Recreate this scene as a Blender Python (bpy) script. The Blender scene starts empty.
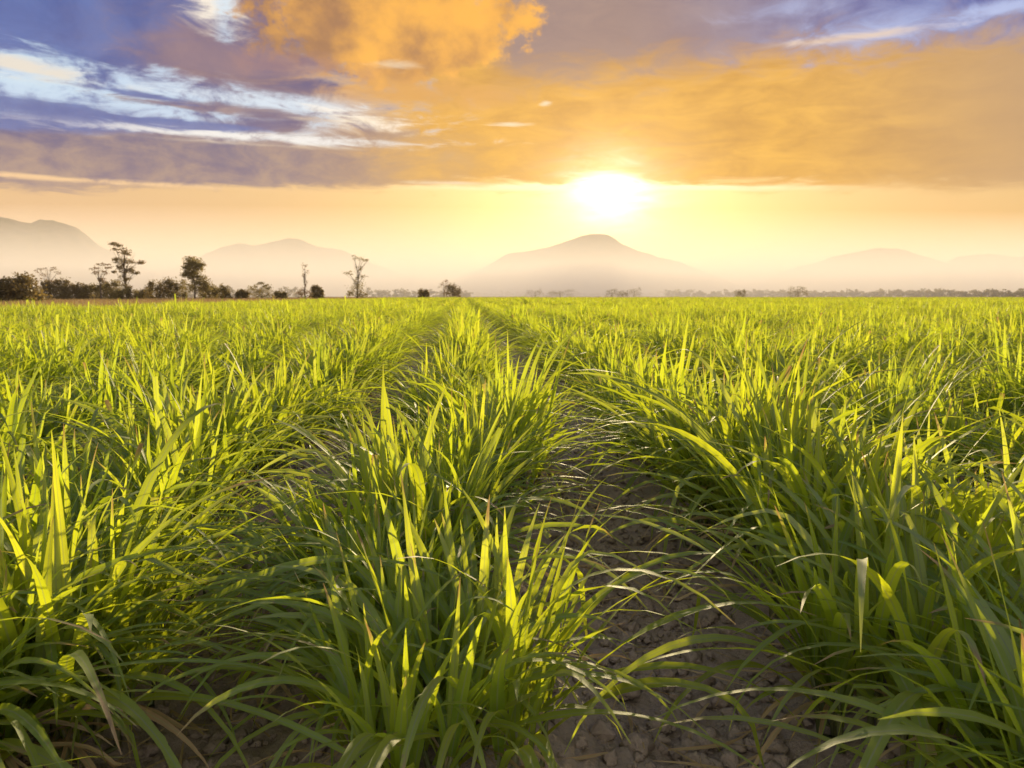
import bpy, math, random
import numpy as np
from mathutils import Vector, noise as mnoise

R = math.radians
rng = random.Random(11)
sc = bpy.context.scene
COL = sc.collection

# ------------------------------------------------------------------ camera numbers
W, H = 1024, 768
FPX = 740.0
CAM_Z = 1.42
PITCH = math.atan((384 - 296) / FPX)
YAW = math.atan((512 - 465) / FPX)
SUN_AZ = R(10.75)
SUN_EL = R(7.5)


def sky_dir(px, py):
    """bearing (from +Y towards +X) and elevation, in radians, of a sight line"""
    x, y, z = (px - 512) / FPX, 1.0, -(py - 384) / FPX
    y, z = y * math.cos(PITCH) + z * math.sin(PITCH), -y * math.sin(PITCH) + z * math.cos(PITCH)
    x, y = x * math.cos(YAW) + y * math.sin(YAW), -x * math.sin(YAW) + y * math.cos(YAW)
    n = math.sqrt(x * x + y * y + z * z)
    return math.atan2(x, y), math.asin(z / n)


def far_spot(px, dist):
    az, _ = sky_dir(px, 296)
    return dist * math.sin(az), dist * math.cos(az)


# ------------------------------------------------------------------ node helpers
class NT:
    def __init__(self, tree):
        self.t = tree
        self.n = tree.nodes
        self.l = tree.links

    def new(self, kind, **kw):
        nd = self.n.new(kind)
        for k, v in kw.items():
            setattr(nd, k, v)
        return nd

    def put(self, sock, v):
        if isinstance(v, bpy.types.NodeSocket):
            self.l.new(v, sock)
        elif v is not None:
            if sock.type == 'RGBA' and len(v) == 3:
                v = (*v, 1)
            sock.default_value = v

    def m(self, op, a, b=None, c=None, clamp=False):
        nd = self.new('ShaderNodeMath', operation=op, use_clamp=clamp)
        for i, v in enumerate((a, b, c)):
            if v is not None:
                self.put(nd.inputs[i], v)
        return nd.outputs[0]

    def vm(self, op, a, b=None):
        nd = self.new('ShaderNodeVectorMath', operation=op)
        self.put(nd.inputs[0], a)
        if b is not None:
            self.put(nd.inputs[1], b)
        return nd.outputs['Value'] if op in ('DOT_PRODUCT', 'LENGTH', 'DISTANCE') else nd.outputs[0]

    def smooth(self, v, lo, hi, a=0.0, b=1.0):
        nd = self.new('ShaderNodeMapRange', interpolation_type='SMOOTHSTEP')
        self.put(nd.inputs[0], v)
        for i, q in enumerate((lo, hi, a, b)):
            self.put(nd.inputs[i + 1], q)
        return nd.outputs[0]

    def mix(self, f, a, b, mode='MIX'):
        nd = self.new('ShaderNodeMix', data_type='RGBA', blend_type=mode)
        self.put(nd.inputs[0], f)
        self.put(nd.inputs[6], a)
        self.put(nd.inputs[7], b)
        return nd.outputs[2]

    def noise(self, vec, scale, detail=4.0, rough=0.55, color=False, dist=0.0):
        nd = self.new('ShaderNodeTexNoise')
        if vec is not None:
            self.put(nd.inputs['Vector'], vec)
        nd.inputs['Scale'].default_value = scale
        nd.inputs['Detail'].default_value = detail
        nd.inputs['Roughness'].default_value = rough
        nd.inputs['Distortion'].default_value = dist
        return nd.outputs['Color' if color else 'Fac']

    def xyz(self, x, y, z):
        nd = self.new('ShaderNodeCombineXYZ')
        for i, v in enumerate((x, y, z)):
            self.put(nd.inputs[i], v)
        return nd.outputs[0]

    def ramp(self, v, stops, interp='LINEAR'):
        nd = self.new('ShaderNodeValToRGB')
        cr = nd.color_ramp
        cr.interpolation = interp
        while len(cr.elements) < len(stops):
            cr.elements.new(0.5)
        for e, (p, c) in zip(cr.elements, stops):
            e.position = p
            e.color = (*c, 1)
        self.put(nd.inputs[0], v)
        return nd.outputs[0]


def new_mat(name):
    m = bpy.data.materials.new(name)
    m.use_nodes = True
    m.node_tree.nodes.clear()
    return m, NT(m.node_tree)


def srgb(r, g, b):
    return tuple(((c / 255) / 12.92 if c / 255 < 0.04045 else ((c / 255 + 0.055) / 1.055) ** 2.4) for c in (r, g, b))


# ------------------------------------------------------------------ materials
def leaf_material(name, deep, light, through, amount=0.45, dry=(0.30, 0.22, 0.10), rough=0.60):
    m, t = new_mat(name)
    out = t.new('ShaderNodeOutputMaterial')
    uv = t.new('ShaderNodeUVMap', uv_map='UVMap').outputs[0]
    sep = t.new('ShaderNodeSeparateXYZ')
    t.put(sep.inputs[0], uv)
    u, v = sep.outputs[0], sep.outputs[1]
    tone = t.new('ShaderNodeAttribute', attribute_name='tone').outputs['Fac']
    rnd = t.new('ShaderNodeObjectInfo').outputs['Random']
    tt = t.m('MULTIPLY_ADD', rnd, 0.48, t.m('MULTIPLY', tone, 0.52))
    pos = t.new('ShaderNodeNewGeometry').outputs['Position']
    blot = t.noise(pos, 9.0, 3, 0.6)
    streak = t.noise(t.xyz(t.m('MULTIPLY', u, 16.0), t.m('MULTIPLY', v, 2.5), t.m('MULTIPLY', tone, 40.0)), 1.0, 2, 0.5)
    col = t.mix(t.smooth(t.m('ADD', tt, t.m('MULTIPLY', t.m('SUBTRACT', blot, 0.5), 0.5)), 0.1, 0.9), deep, light)
    thr = t.mix(tt, through, tuple(c * k for c, k in zip(through, (1.25, 1.05, 0.8))))
    col = t.mix(t.m('MULTIPLY', t.m('SUBTRACT', streak, 0.35, clamp=True), 0.9), col, tuple(c * 1.9 for c in light))
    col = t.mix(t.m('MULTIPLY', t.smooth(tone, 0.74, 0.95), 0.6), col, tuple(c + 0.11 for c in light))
    mid = t.smooth(t.m('ABSOLUTE', t.m('SUBTRACT', u, 0.5)), 0.04, 0.085, 1.0, 0.0)
    col = t.mix(t.m('MULTIPLY', mid, 0.8), col, (0.22, 0.26, 0.12))
    thr = t.mix(t.m('MULTIPLY', mid, 0.45), thr, (0.30, 0.33, 0.12))
    # withered tips and edges
    wn = t.noise(t.xyz(t.m('MULTIPLY', u, 3.0), t.m('MULTIPLY', v, 7.0), t.m('MULTIPLY', tone, 91.0)), 1.0, 3, 0.6)
    tip = t.smooth(t.m('ADD', t.m('ADD', v, t.m('MULTIPLY', t.m('FRACT', t.m('MULTIPLY', tone, 17.0)), 0.32)),
                       t.m('MULTIPLY', t.m('SUBTRACT', wn, 0.5), 0.35)), 1.11, 1.25)
    edge = t.m('MULTIPLY', t.smooth(t.m('ADD', t.m('ABSOLUTE', t.m('SUBTRACT', u, 0.5)), t.m('MULTIPLY', t.m('SUBTRACT', wn, 0.5), 0.5)), 0.47, 0.6), 0.6)
    spot = t.m('MULTIPLY', t.smooth(t.noise(pos, 55.0, 3, 0.6), 0.66, 0.72), 0.7)
    wither = t.m('MAXIMUM', t.m('MAXIMUM', tip, edge), spot)
    col = t.mix(wither, col, dry)
    thr = t.mix(wither, thr, (0.34, 0.22, 0.07))
    p = t.new('ShaderNodeBsdfPrincipled')
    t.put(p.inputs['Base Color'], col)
    t.put(p.inputs['Roughness'], t.m('MULTIPLY_ADD', blot, 0.2, rough - 0.1))
    p.inputs['Specular IOR Level'].default_value = 0.75
    bmp = t.new('ShaderNodeBump')
    bmp.inputs['Strength'].default_value = 0.15
    bmp.inputs['Distance'].default_value = 0.002
    wv = t.m('SINE', t.m('MULTIPLY', u, 70.0))
    t.put(bmp.inputs['Height'], t.m('ADD', t.m('MULTIPLY', wv, 0.5), streak))
    t.put(p.inputs['Normal'], bmp.outputs[0])
    tr = t.new('ShaderNodeBsdfTranslucent')
    t.put(tr.inputs['Color'], thr)
    mx = t.new('ShaderNodeMixShader')
    mx.inputs[0].default_value = amount
    t.l.new(p.outputs[0], mx.inputs[1])
    t.l.new(tr.outputs[0], mx.inputs[2])
    t.l.new(mx.outputs[0], out.inputs['Surface'])
    return m


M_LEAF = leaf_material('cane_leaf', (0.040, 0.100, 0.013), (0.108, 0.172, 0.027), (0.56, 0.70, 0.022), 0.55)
M_DRY = leaf_material('dry_cane_leaf', (0.22, 0.15, 0.07), (0.36, 0.26, 0.13), (0.38, 0.24, 0.09), 0.3, rough=0.6)
M_STALK = leaf_material('cane_stalk', (0.07, 0.10, 0.03), (0.16, 0.16, 0.06), (0.20, 0.22, 0.05), 0.25)
M_HAY = leaf_material('dry_grass_blade', (0.16, 0.11, 0.045), (0.30, 0.205, 0.085), (0.38, 0.25, 0.08), 0.35, rough=0.6)


def foliage_material(name, a, b, thr, amount=0.3):
    m, t = new_mat(name)
    out = t.new('ShaderNodeOutputMaterial')
    pos = t.new('ShaderNodeNewGeometry').outputs['Position']
    tone = t.new('ShaderNodeAttribute', attribute_name='tone').outputs['Fac']
    n = t.noise(pos, 0.6, 3, 0.6)
    f = t.smooth(t.m('ADD', t.m('MULTIPLY', n, 0.7), t.m('MULTIPLY', tone, 0.45)), 0.25, 0.85)
    d = t.new('ShaderNodeBsdfPrincipled')
    t.put(d.inputs['Base Color'], t.mix(f, a, b))
    d.inputs['Roughness'].default_value = 0.6
    tr = t.new('ShaderNodeBsdfTranslucent')
    t.put(tr.inputs['Color'], t.mix(f, thr, tuple(c * 1.4 for c in thr)))
    mx = t.new('ShaderNodeMixShader')
    mx.inputs[0].default_value = amount
    t.l.new(d.outputs[0], mx.inputs[1])
    t.l.new(tr.outputs[0], mx.inputs[2])
    t.l.new(mx.outputs[0], out.inputs[0])
    return m


M_TREE_DARK = foliage_material('dark_foliage', (0.065, 0.052, 0.022), (0.12, 0.095, 0.036), (0.24, 0.17, 0.045), 0.4)
M_TREE_OLIVE = foliage_material('olive_foliage', (0.075, 0.065, 0.022), (0.14, 0.115, 0.036), (0.30, 0.23, 0.06), 0.4)
M_TREE_BROWN = foliage_material('browning_foliage', (0.09, 0.06, 0.028), (0.15, 0.10, 0.04), (0.30, 0.18, 0.06), 0.35)


def bark_material():
    m, t = new_mat('tree_bark')
    out = t.new('ShaderNodeOutputMaterial')
    pos = t.new('ShaderNodeNewGeometry').outputs['Position']
    p = t.new('ShaderNodeBsdfPrincipled')
    t.put(p.inputs['Base Color'], t.mix(t.noise(pos, 3.0, 4, 0.6), (0.05, 0.035, 0.022), (0.15, 0.11, 0.075)))
    p.inputs['Roughness'].default_value = 0.9
    t.l.new(p.outputs[0], out.inputs[0])
    return m


M_BARK = bark_material()


def soil_material():
    m, t = new_mat('field_soil')
    out = t.new('ShaderNodeOutputMaterial')
    pos = t.new('ShaderNodeNewGeometry').outputs['Position']
    sp = t.new('ShaderNodeSeparateXYZ')
    t.put(sp.inputs[0], pos)
    fine = t.noise(pos, 38.0, 8, 0.65)
    mid = t.noise(pos, 5.0, 5, 0.6)
    col = t.mix(fine, (0.14, 0.112, 0.090), (0.46, 0.375, 0.31))
    col = t.mix(t.smooth(mid, 0.35, 0.7), col, (0.28, 0.225, 0.183))
    big = t.noise(pos, 0.06, 5, 0.6)
    grassy = t.mix(big, (0.16, 0.11, 0.045), (0.30, 0.20, 0.09))
    grassy = t.mix(t.smooth(t.noise(pos, 0.011, 4, 0.6), 0.45, 0.65), grassy, (0.07, 0.085, 0.03))
    outside = t.m('MAXIMUM', t.smooth(sp.outputs[0], -27.6, -29.0), t.smooth(sp.outputs[1], 305.0, 315.0), clamp=True)
    col = t.mix(outside, col, grassy)
    p = t.new('ShaderNodeBsdfPrincipled')
    t.put(p.inputs['Base Color'], col)
    p.inputs['Roughness'].default_value = 0.95
    p.inputs['Specular IOR Level'].default_value = 0.2
    b = t.new('ShaderNodeBump')
    b.inputs['Strength'].default_value = 0.8
    b.inputs['Distance'].default_value = 0.02
    t.put(b.inputs['Height'], t.m('ADD', fine, t.m('MULTIPLY', t.noise(pos, 110.0, 4, 0.6), 0.35)))
    t.put(p.inputs['Normal'], b.outputs[0])
    t.l.new(p.outputs[0], out.inputs[0])
    return m


M_SOIL = soil_material()


def mountain_material():
    m, t = new_mat('forested_mountain')
    out = t.new('ShaderNodeOutputMaterial')
    pos = t.new('ShaderNodeNewGeometry').outputs['Position']
    n = t.noise(pos, 0.02, 6, 0.65)
    p = t.new('ShaderNodeBsdfPrincipled')
    t.put(p.inputs['Base Color'], t.mix(t.smooth(n, 0.35, 0.7), (0.035, 0.05, 0.025), (0.12, 0.10, 0.06)))
    p.inputs['Roughness'].default_value = 1.0
    p.inputs['Specular IOR Level'].default_value = 0.0
    t.l.new(p.outputs[0], out.inputs[0])
    return m


M_MOUNT = mountain_material()


# ------------------------------------------------------------------ meshes
class Mesh:
    def __init__(self):
        self.v, self.f, self.uv, self.tone = [], [], [], []

    def vert(self, p, uv=(0.5, 0.0), tone=0.5):
        self.v.append(p)
        self.uv.append(uv)
        self.tone.append(tone)
        return len(self.v) - 1

    def add(self, other):
        b = len(self.v)
        self.v += other.v
        self.uv += other.uv
        self.tone += other.tone
        self.f += [tuple(i + b for i in q) for q in other.f]

    def mesh(self, name, mats, smooth=True, findex=None):
        me = bpy.data.meshes.new(name)
        me.from_pydata(self.v, [], self.f)
        uvl = me.uv_layers.new(name='UVMap')
        li = np.zeros(len(me.loops), dtype=np.int32)
        me.loops.foreach_get('vertex_index', li)
        if len(li):
            uvl.data.foreach_set('uv', np.array(self.uv, dtype=np.float32)[li].ravel())
        a = me.attributes.new('tone', 'FLOAT', 'POINT')
        a.data.foreach_set('value', np.array(self.tone, dtype=np.float32))
        for m in mats:
            me.materials.append(m)
        me.polygons.foreach_set('use_smooth', [smooth] * len(me.polygons))
        if findex is not None:
            me.polygons.foreach_set('material_index', findex)
        me.update()
        return me


def link(name, data, parent=None, loc=None):
    o = bpy.data.objects.new(name, data)
    COL.objects.link(o)
    if parent is not None:
        o.parent = parent
    if loc is not None:
        o.location = loc
    return o


def tag(o, label, cat, group=None):
    o['label'] = label
    o['category'] = cat
    if group:
        o['group'] = group
    return o


def stuff(o):
    o['kind'] = 'stuff'
    return o


def structure(o):
    o['kind'] = 'structure'
    return o


def blade(mb, p, az, th, curl, L, Wd, segs, rr, power=1.7, kink=None, twist=0.5, sway=0.3, cut=False):
    """a long leaf: folded ribbon that rises from p and arches over along its bearing"""
    tone = rr.random()
    p = Vector(p)
    roll0 = rr.uniform(-0.5, 0.5)
    tw = rr.uniform(-twist, twist)
    sw = rr.uniform(-sway, sway)
    rows = []
    ds = L / segs
    wob = rr.uniform(0, 6.28)
    for i in range(segs + 1):
        s = i / segs
        a = th + curl * s ** power
        if kink and s > kink[0]:
            a += kink[1] * min(1, (s - kink[0]) * 7)
        a = min(a, 2.95)
        azs = az + sw * s
        d = Vector((math.sin(a) * math.cos(azs), math.sin(a) * math.sin(azs), math.cos(a)))
        if i:
            p = p + d * ds
            if p.z < 0.015:
                p.z = 0.015 + 0.01 * s
        side = Vector((-math.sin(azs), math.cos(azs), 0))
        up = side.cross(d)
        r = roll0 * (1 - s * 0.6) + tw * s
        sd = side * math.cos(r) + up * math.sin(r)
        nn = sd.cross(d)
        if cut:
            w = Wd * min(1.0, 0.55 + 1.8 * s)
        else:
            w = Wd * min(1.0, 0.55 + 1.6 * s) * max(0.0, 1 - s ** 2.3) ** 0.85
        w = max(w, 0.0012)
        fold = 0.13 * w * (1 - 0.5 * s)
        ripple = 0.10 * w * math.sin(s * 15 + wob)
        rows.append((mb.vert(p + sd * (w / 2) + nn * (-fold + ripple), (0.0, s), tone),
                     mb.vert(p + nn * 0.0, (0.5, s), tone),
                     mb.vert(p - sd * (w / 2) + nn * (-fold - ripple), (1.0, s), tone)))
    for q0, q1 in zip(rows, rows[1:]):
        mb.f.append((q0[0], q0[1], q1[1], q1[0]))
        mb.f.append((q0[1], q0[2], q1[2], q1[1]))


def tube(mb, pts, rad, n=6, tone=0.5):
    rings = []
    for i, p in enumerate(pts):
        p = Vector(p)
        a = Vector(pts[min(i + 1, len(pts) - 1)]) - Vector(pts[max(i - 1, 0)])
        if a.length < 1e-6:
            a = Vector((0, 0, 1))
        a.normalize()
        x = a.orthogonal().normalized()
        y = a.cross(x)
        ring = []
        for k in range(n):
            t = 2 * math.pi * k / n
            ring.append(mb.vert(p + (x * math.cos(t) + y * math.sin(t)) * rad[i], (k / n, i / max(1, len(pts) - 1)), tone))
        rings.append(ring)
    for r0, r1 in zip(rings, rings[1:]):
        for k in range(n):
            mb.f.append((r0[k], r0[(k + 1) % n], r1[(k + 1) % n], r1[k]))
    mb.f.append(tuple(reversed(rings[0])))
    mb.f.append(tuple(rings[-1]))


def cane_clump(seed, shoots=14, segs=9, height=1.0, droop=1.0, leaves=(4, 6), width=1.0, spread=0.19, arch=0.55):
    """green leaves, dry leaves and stalks of one stool of young cane"""
    rr = random.Random(seed)
    green, dead, stalk = Mesh(), Mesh(), Mesh()
    for k in range(shoots):
        a = rr.uniform(0, 2 * math.pi)
        r = spread * math.sqrt(rr.random())
        lean = r / spread * rr.uniform(0.02, 0.34) + rr.uniform(0, 0.06)
        base = Vector((r * math.cos(a), r * math.sin(a), 0))
        hs = rr.uniform(0.14, 0.36) * height
        grow = rr.uniform(0.75, 1.08)
        axis = Vector((math.sin(lean) * math.cos(a), math.sin(lean) * math.sin(a), math.cos(lean)))
        top = base + axis * hs
        tube(stalk, [Vector((0, 0, -0.08)), base - Vector((0, 0, 0.04)), base.lerp(top, 0.5), top], [0.008, 0.011, 0.010, 0.006], 5, rr.random())
        nl = rr.randint(*leaves)
        a0 = rr.uniform(0, 6.28)
        for j in range(nl):
            q = j / max(1, nl - 1)                                 # 0 oldest, 1 youngest
            p = base.lerp(top, 0.25 + 0.75 * q)
            az = a0 + j * 2.6 + rr.uniform(-0.5, 0.5)
            kind = rr.random()
            old = 1 - q
            th = (0.07 + 0.55 * old ** 1.3) * rr.uniform(0.6, 1.3)
            d = axis + Vector((math.cos(az), math.sin(az), 0)) * th + Vector((math.cos(a), math.sin(a), 0)) * 0.25 * old
            az2 = math.atan2(d.y, d.x)
            th2 = math.atan2(math.hypot(d.x, d.y), d.z)
            L = height * grow * rr.uniform(0.8, 1.12) * (0.72 + 0.38 * old)
            curl = droop * (rr.uniform(1.0, 2.3) * old + rr.uniform(0.08, 0.6) * q)
            kink = None
            if kind < 0.14:
                kink = (rr.uniform(0.4, 0.75), rr.uniform(0.8, 1.7))
            if q > 0.7 and kind > 0.4:
                curl *= 0.3
            blade(green, p, az2, th2, curl, L, width * rr.uniform(0.017, 0.036), segs, rr,
                  power=rr.uniform(1.4, 2.4), kink=kink, cut=kind > 0.97)
        for j in range(rr.randint(0, 2)):
            az = a + rr.uniform(-0.8, 0.8)
            blade(dead, base + Vector((0, 0, hs * rr.uniform(0.1, 0.6))), az, rr.uniform(0.5, 1.0), rr.uniform(1.3, 2.4),
                  height * rr.uniform(0.35, 0.75), width * rr.uniform(0.008, 0.018), max(5, segs - 2), rr, power=rr.uniform(0.7, 1.3), twist=1.6)
    # long leaves that arch out of the stool over the furrow
    for k in range(max(3, int(shoots * arch))):
        a = rr.uniform(0, 6.28)
        blade(green, Vector((math.cos(a), math.sin(a), 0)) * spread * 0.6 + Vector((0, 0, 0.12)), a, rr.uniform(0.3, 0.85), rr.uniform(1.0, 2.0) * droop,
              height * rr.uniform(0.9, 1.45), width * rr.uniform(0.020, 0.034), segs + 2, rr, power=rr.uniform(1.2, 2.2))
    return green, dead, stalk


# ------------------------------------------------------------------ ground
ROW = 1.90


def hash_noise(x, y, f, seed):
    return mnoise.noise(Vector((x * f + seed * 7.3, y * f - seed * 3.1, seed)))


def row_x(r):
    if r >= 1:
        return 1.70 + 1.68 * (r - 1)
    if r <= -1:
        return -1.55 + 1.62 * (r + 1)
    return -0.06


def row_phase(x):
    if x > 1.70:
        return ((x - 1.70) / 1.68) % 1.0
    if x > -0.06:
        return (x + 0.06) / 1.76
    if x > -1.55:
        return (x + 0.06) / 1.49
    return ((x + 1.55) / 1.62) % 1.0


def furrow_x(f):
    return 0.5 * (row_x(math.floor(f)) + row_x(math.floor(f) + 1))


def ground_z(x, y):
    if x < -28.2 or y > 310:
        return 0.0
    ph = row_phase(x)
    ridge = 0.10 * math.cos(2 * math.pi * ph) - 0.02
    return ridge * min(1.0, max(0.0, (x + 28.2) / 0.8))


def build_ground():
    def axis(parts):
        out = []
        for a, b, st in parts:
            out += list(np.arange(a, b, st))
        return out
    xs = axis([(-6800, -1000, 400), (-1000, -200, 60), (-200, -40, 10), (-40, -8, 0.32), (-8, -2.2, 0.08), (-2.2, 3.2, 0.026), (3.2, 9, 0.08), (9, 40, 0.32), (40, 200, 10), (200, 1000, 60), (1000, 6801, 400)])
    ys = axis([(-6800, -400, 400), (-400, -20, 30), (-20, 0.4, 0.8), (0.4, 5.2, 0.026), (5.2, 12, 0.08), (12, 40, 0.5), (40, 340, 6), (340, 1000, 60), (1000, 6801, 400)])
    nx, ny = len(xs), len(ys)
    vs = []
    for y in ys:
        for x in xs:
            z = ground_z(x, y)
            if -12 < x < 14 and -2 < y < 25:
                z += 0.035 * hash_noise(x, y, 1.7, 1)
                if -2.5 < x < 3.5 and y < 6.5:
                    c = hash_noise(x, y, 7.0, 2)
                    z += 0.020 * c + 0.026 * hash_noise(x, y, 15.0, 3)
                    if abs(x) < 2.6:
                        z += 0.016 * hash_noise(x, y, 37.0, 4)
            vs.append((x, y, z))
    fs = []
    for j in range(ny - 1):
        for i in range(nx - 1):
            k = j * nx + i
            fs.append((k, k + 1, k + nx + 1, k + nx))
    me = bpy.data.meshes.new('ground')
    me.from_pydata(vs, [], fs)
    me.materials.append(M_SOIL)
    me.polygons.foreach_set('use_smooth', [True] * len(me.polygons))
    structure(link('ground', me))


build_ground()


# ------------------------------------------------------------------ clods of soil
def clod_mesh(seed):
    rr = random.Random(seed)
    import bmesh
    bm = bmesh.new()
    bmesh.ops.create_icosphere(bm, subdivisions=3, radius=0.5)
    off = Vector((rr.uniform(0, 50), rr.uniform(0, 50), rr.uniform(0, 50)))
    sx, sy, sz = rr.uniform(0.8, 1.2), rr.uniform(0.7, 1.0), rr.uniform(0.55, 0.8)
    for v in bm.verts:
        n = v.co.normalized()
        q = 1 + 0.55 * mnoise.noise(n * 1.3 + off) + 0.30 * mnoise.noise(n * 3.0 + off) + 0.07 * mnoise.noise(n * 8 + off)
        v.co = Vector((v.co.x * sx, v.co.y * sy, v.co.z * sz)) * q
    me = bpy.data.meshes.new('soil_clod')
    bm.to_mesh(me)
    bm.free()
    me.materials.append(M_SOIL)
    me.polygons.foreach_set('use_smooth', [True] * len(me.polygons))
    return me


CLODS = [clod_mesh(s) for s in range(9)]
rc = random.Random(5)
big_spots = [(0.60, 2.62, 0.13, 'biggest grey-brown soil clod, near the middle row side of the bare furrow'),
             (0.82, 2.34, 0.11, 'large lumpy soil clod in the middle of the bare furrow'),
             (0.56, 2.26, 0.10, 'lumpy soil clod under arching leaves close to the middle row'),
             (0.80, 2.95, 0.10, 'lumpy soil clod lying further up the bare furrow than the biggest one'),
             (1.04, 2.40, 0.08, 'fist-sized soil clod near the foot of the row past the bare furrow')]
for i, (x, y, s, lab) in enumerate(big_spots):
    o = link('soil_clod', CLODS[i], loc=(x, y, ground_z(x, y) + s * 0.22))
    o.scale = (s, s, s * 0.9)
    o.rotation_euler = (0, 0, rc.uniform(0, 6))
    tag(o, lab, 'soil clod', 'clods of dry soil in the furrows')
for i in range(150):
    side = rc.random() < 0.72
    y = 1.6 + 7 * rc.random() ** 1.5
    x = (0.84 if side else -0.78) + rc.gauss(0, 0.2)
    s = 0.022 + 0.06 * rc.random() ** 2.2
    o = link('soil_clod', CLODS[rc.randrange(9)], loc=(x, y, ground_z(x, y) + s * 0.2))
    o.scale = (s, s, s)
    o.rotation_euler = (rc.uniform(-.5, .5), rc.uniform(-.5, .5), rc.uniform(0, 6))
    tag(o, 'small crumbly soil clod scattered on the bare dirt furrow' if side else 'small crumbly soil clod in the overgrown leafy furrow',
        'soil clod', 'small clods scattered in the bare furrow' if side else 'small clods scattered in the overgrown furrow')


# ------------------------------------------------------------------ the crop: single plants close by
rp = random.Random(23)
NV = 18
variants = []
for k in range(NV):
    hgt = 0.82 + 0.16 * ((k * 7) % 5) / 4
    droop = 0.75 + 0.5 * ((k * 3) % 4) / 3
    g, d, s = cane_clump(100 + k, shoots=14 + k % 5, segs=10, height=hgt, droop=droop, leaves=(4, 6), width=1.15, arch=0.7 + 0.3 * (k % 3))
    variants.append((g.mesh('sugarcane_foliage', [M_LEAF]), d.mesh('sugarcane_dry_leaves', [M_DRY]), s.mesh('sugarcane_stalks', [M_STALK])))

NEAR = 8
for k in range(NEAR):
    g, d, s = cane_clump(700 + k, shoots=13 + k % 4, segs=12, height=0.86 + 0.05 * (k % 3), droop=0.9 + 0.1 * (k % 4), leaves=(4, 6), width=1.36, arch=1.15)
    variants.append((g.mesh('sugarcane_foliage', [M_LEAF]), d.mesh('sugarcane_dry_leaves', [M_DRY]), s.mesh('sugarcane_stalks', [M_STALK])))

HALF = math.atan(512 / FPX)


def in_view(x, y, margin=0.0):
    a = math.atan2(x, y) - YAW
    return abs(a) < HALF + margin


ROWS_NEAR = range(-8, 10)
spots = []
for r in ROWS_NEAR:
    y = 0.55 + rp.uniform(0, 0.3)
    while y < 14:
        x = row_x(r) + rp.gauss(0, 0.13) - (0.13 if r == 1 and y < 7 else 0) - (0.14 if r == 0 and y < 3.4 else 0)
        if y > (1.6 if r == 0 else 0.8):
            spots.append((math.hypot(x, y), r, x, y))
            if y < 5 and abs(r) < 2 and rp.random() < (0.5 if r else 0.8):
                x2, y2 = x + (1 if (r == 1 or (r == -1 and y < 2.6) or (r == 0 and rp.random() < 0.25)) else -1) * rp.uniform(0.16, 0.34), y + rp.uniform(0.05, 0.2)
                spots.append((math.hypot(x2, y2), r, x2, y2))
        y += rp.uniform(0.25, 0.42) if y < 4 else rp.uniform(0.34, 0.52)
# nearest in-view clumps become plants of their own; the rest belongs to the mass
seen = [s for s in spots if (in_view(s[2], s[3], 0.10 + 0.5 / max(s[0], 1)) and s[3] > 0.6)]
seen.sort()
single = seen[:290]
single_set = set(single)
rest_near = [s for s in spots if s not in single_set]
REACH = single[-1][0]

row_words = {0: 'middle row between both furrows', 1: 'row just past the bare furrow', -1: 'row just past the leafy furrow'}
for r in range(2, 12):
    row_words[r] = ['second', 'third', 'fourth', 'fifth', 'sixth', 'seventh', 'eighth', 'ninth', 'tenth', 'eleventh'][r - 2] + ' row past the bare furrow'
    row_words[-r] = ['second', 'third', 'fourth', 'fifth', 'sixth', 'seventh', 'eighth', 'ninth', 'tenth', 'eleventh'][r - 2] + ' row past the leafy furrow'
ordinal = ['frontmost', 'second', 'third', 'fourth', 'fifth', 'sixth', 'seventh', 'eighth']
count_in_row = {}
by_row = {}
for s in single:
    by_row.setdefault(s[1], []).append(s)
for r, lst in by_row.items():
    lst.sort(key=lambda s: s[3])
    for n, (dist, _, x, y) in enumerate(lst):
        k = NV + rp.randrange(NEAR) if (y < 3.3 and abs(r) < 3) else rp.randrange(NV)
        sc_ = rp.uniform(0.80, 1.14) * (0.86 if (r == 0 and y < 5) else (0.92 if (r == -1 and y < 4) else (1.07 if r == 1 and y < 6 else 1.0)))
        if y < 2.1:
            sc_ = min(sc_, 0.95)
        root = link('sugarcane_plant', None, loc=(x, y, ground_z(x, y) + 0.005))
        root.rotation_euler = (rp.gauss(0, 0.04), rp.gauss(0, 0.04), rp.uniform(0, 6.28))
        root.scale = (sc_ * rp.uniform(0.95, 1.1), sc_ * rp.uniform(0.95, 1.1), sc_)
        g, d, st = variants[k]
        link('foliage', g, root)
        link('dry_leaves', d, root)
        if dist < 7:
            link('stalk_cluster', st, root)
        look = 'tall' if sc_ > 1.03 else ('low' if sc_ < 0.93 else 'leafy')
        if n < 8:
            tag(root, f'{look} green sugarcane plant, {ordinal[n]} from front in the {row_words[r]}', 'sugarcane plant', 'sugarcane plants in the ' + row_words[r])
        else:
            tag(root, f'green sugarcane plant farther along the {row_words[r]}', 'sugarcane plant', 'sugarcane plants farther along the ' + row_words[r])


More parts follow.
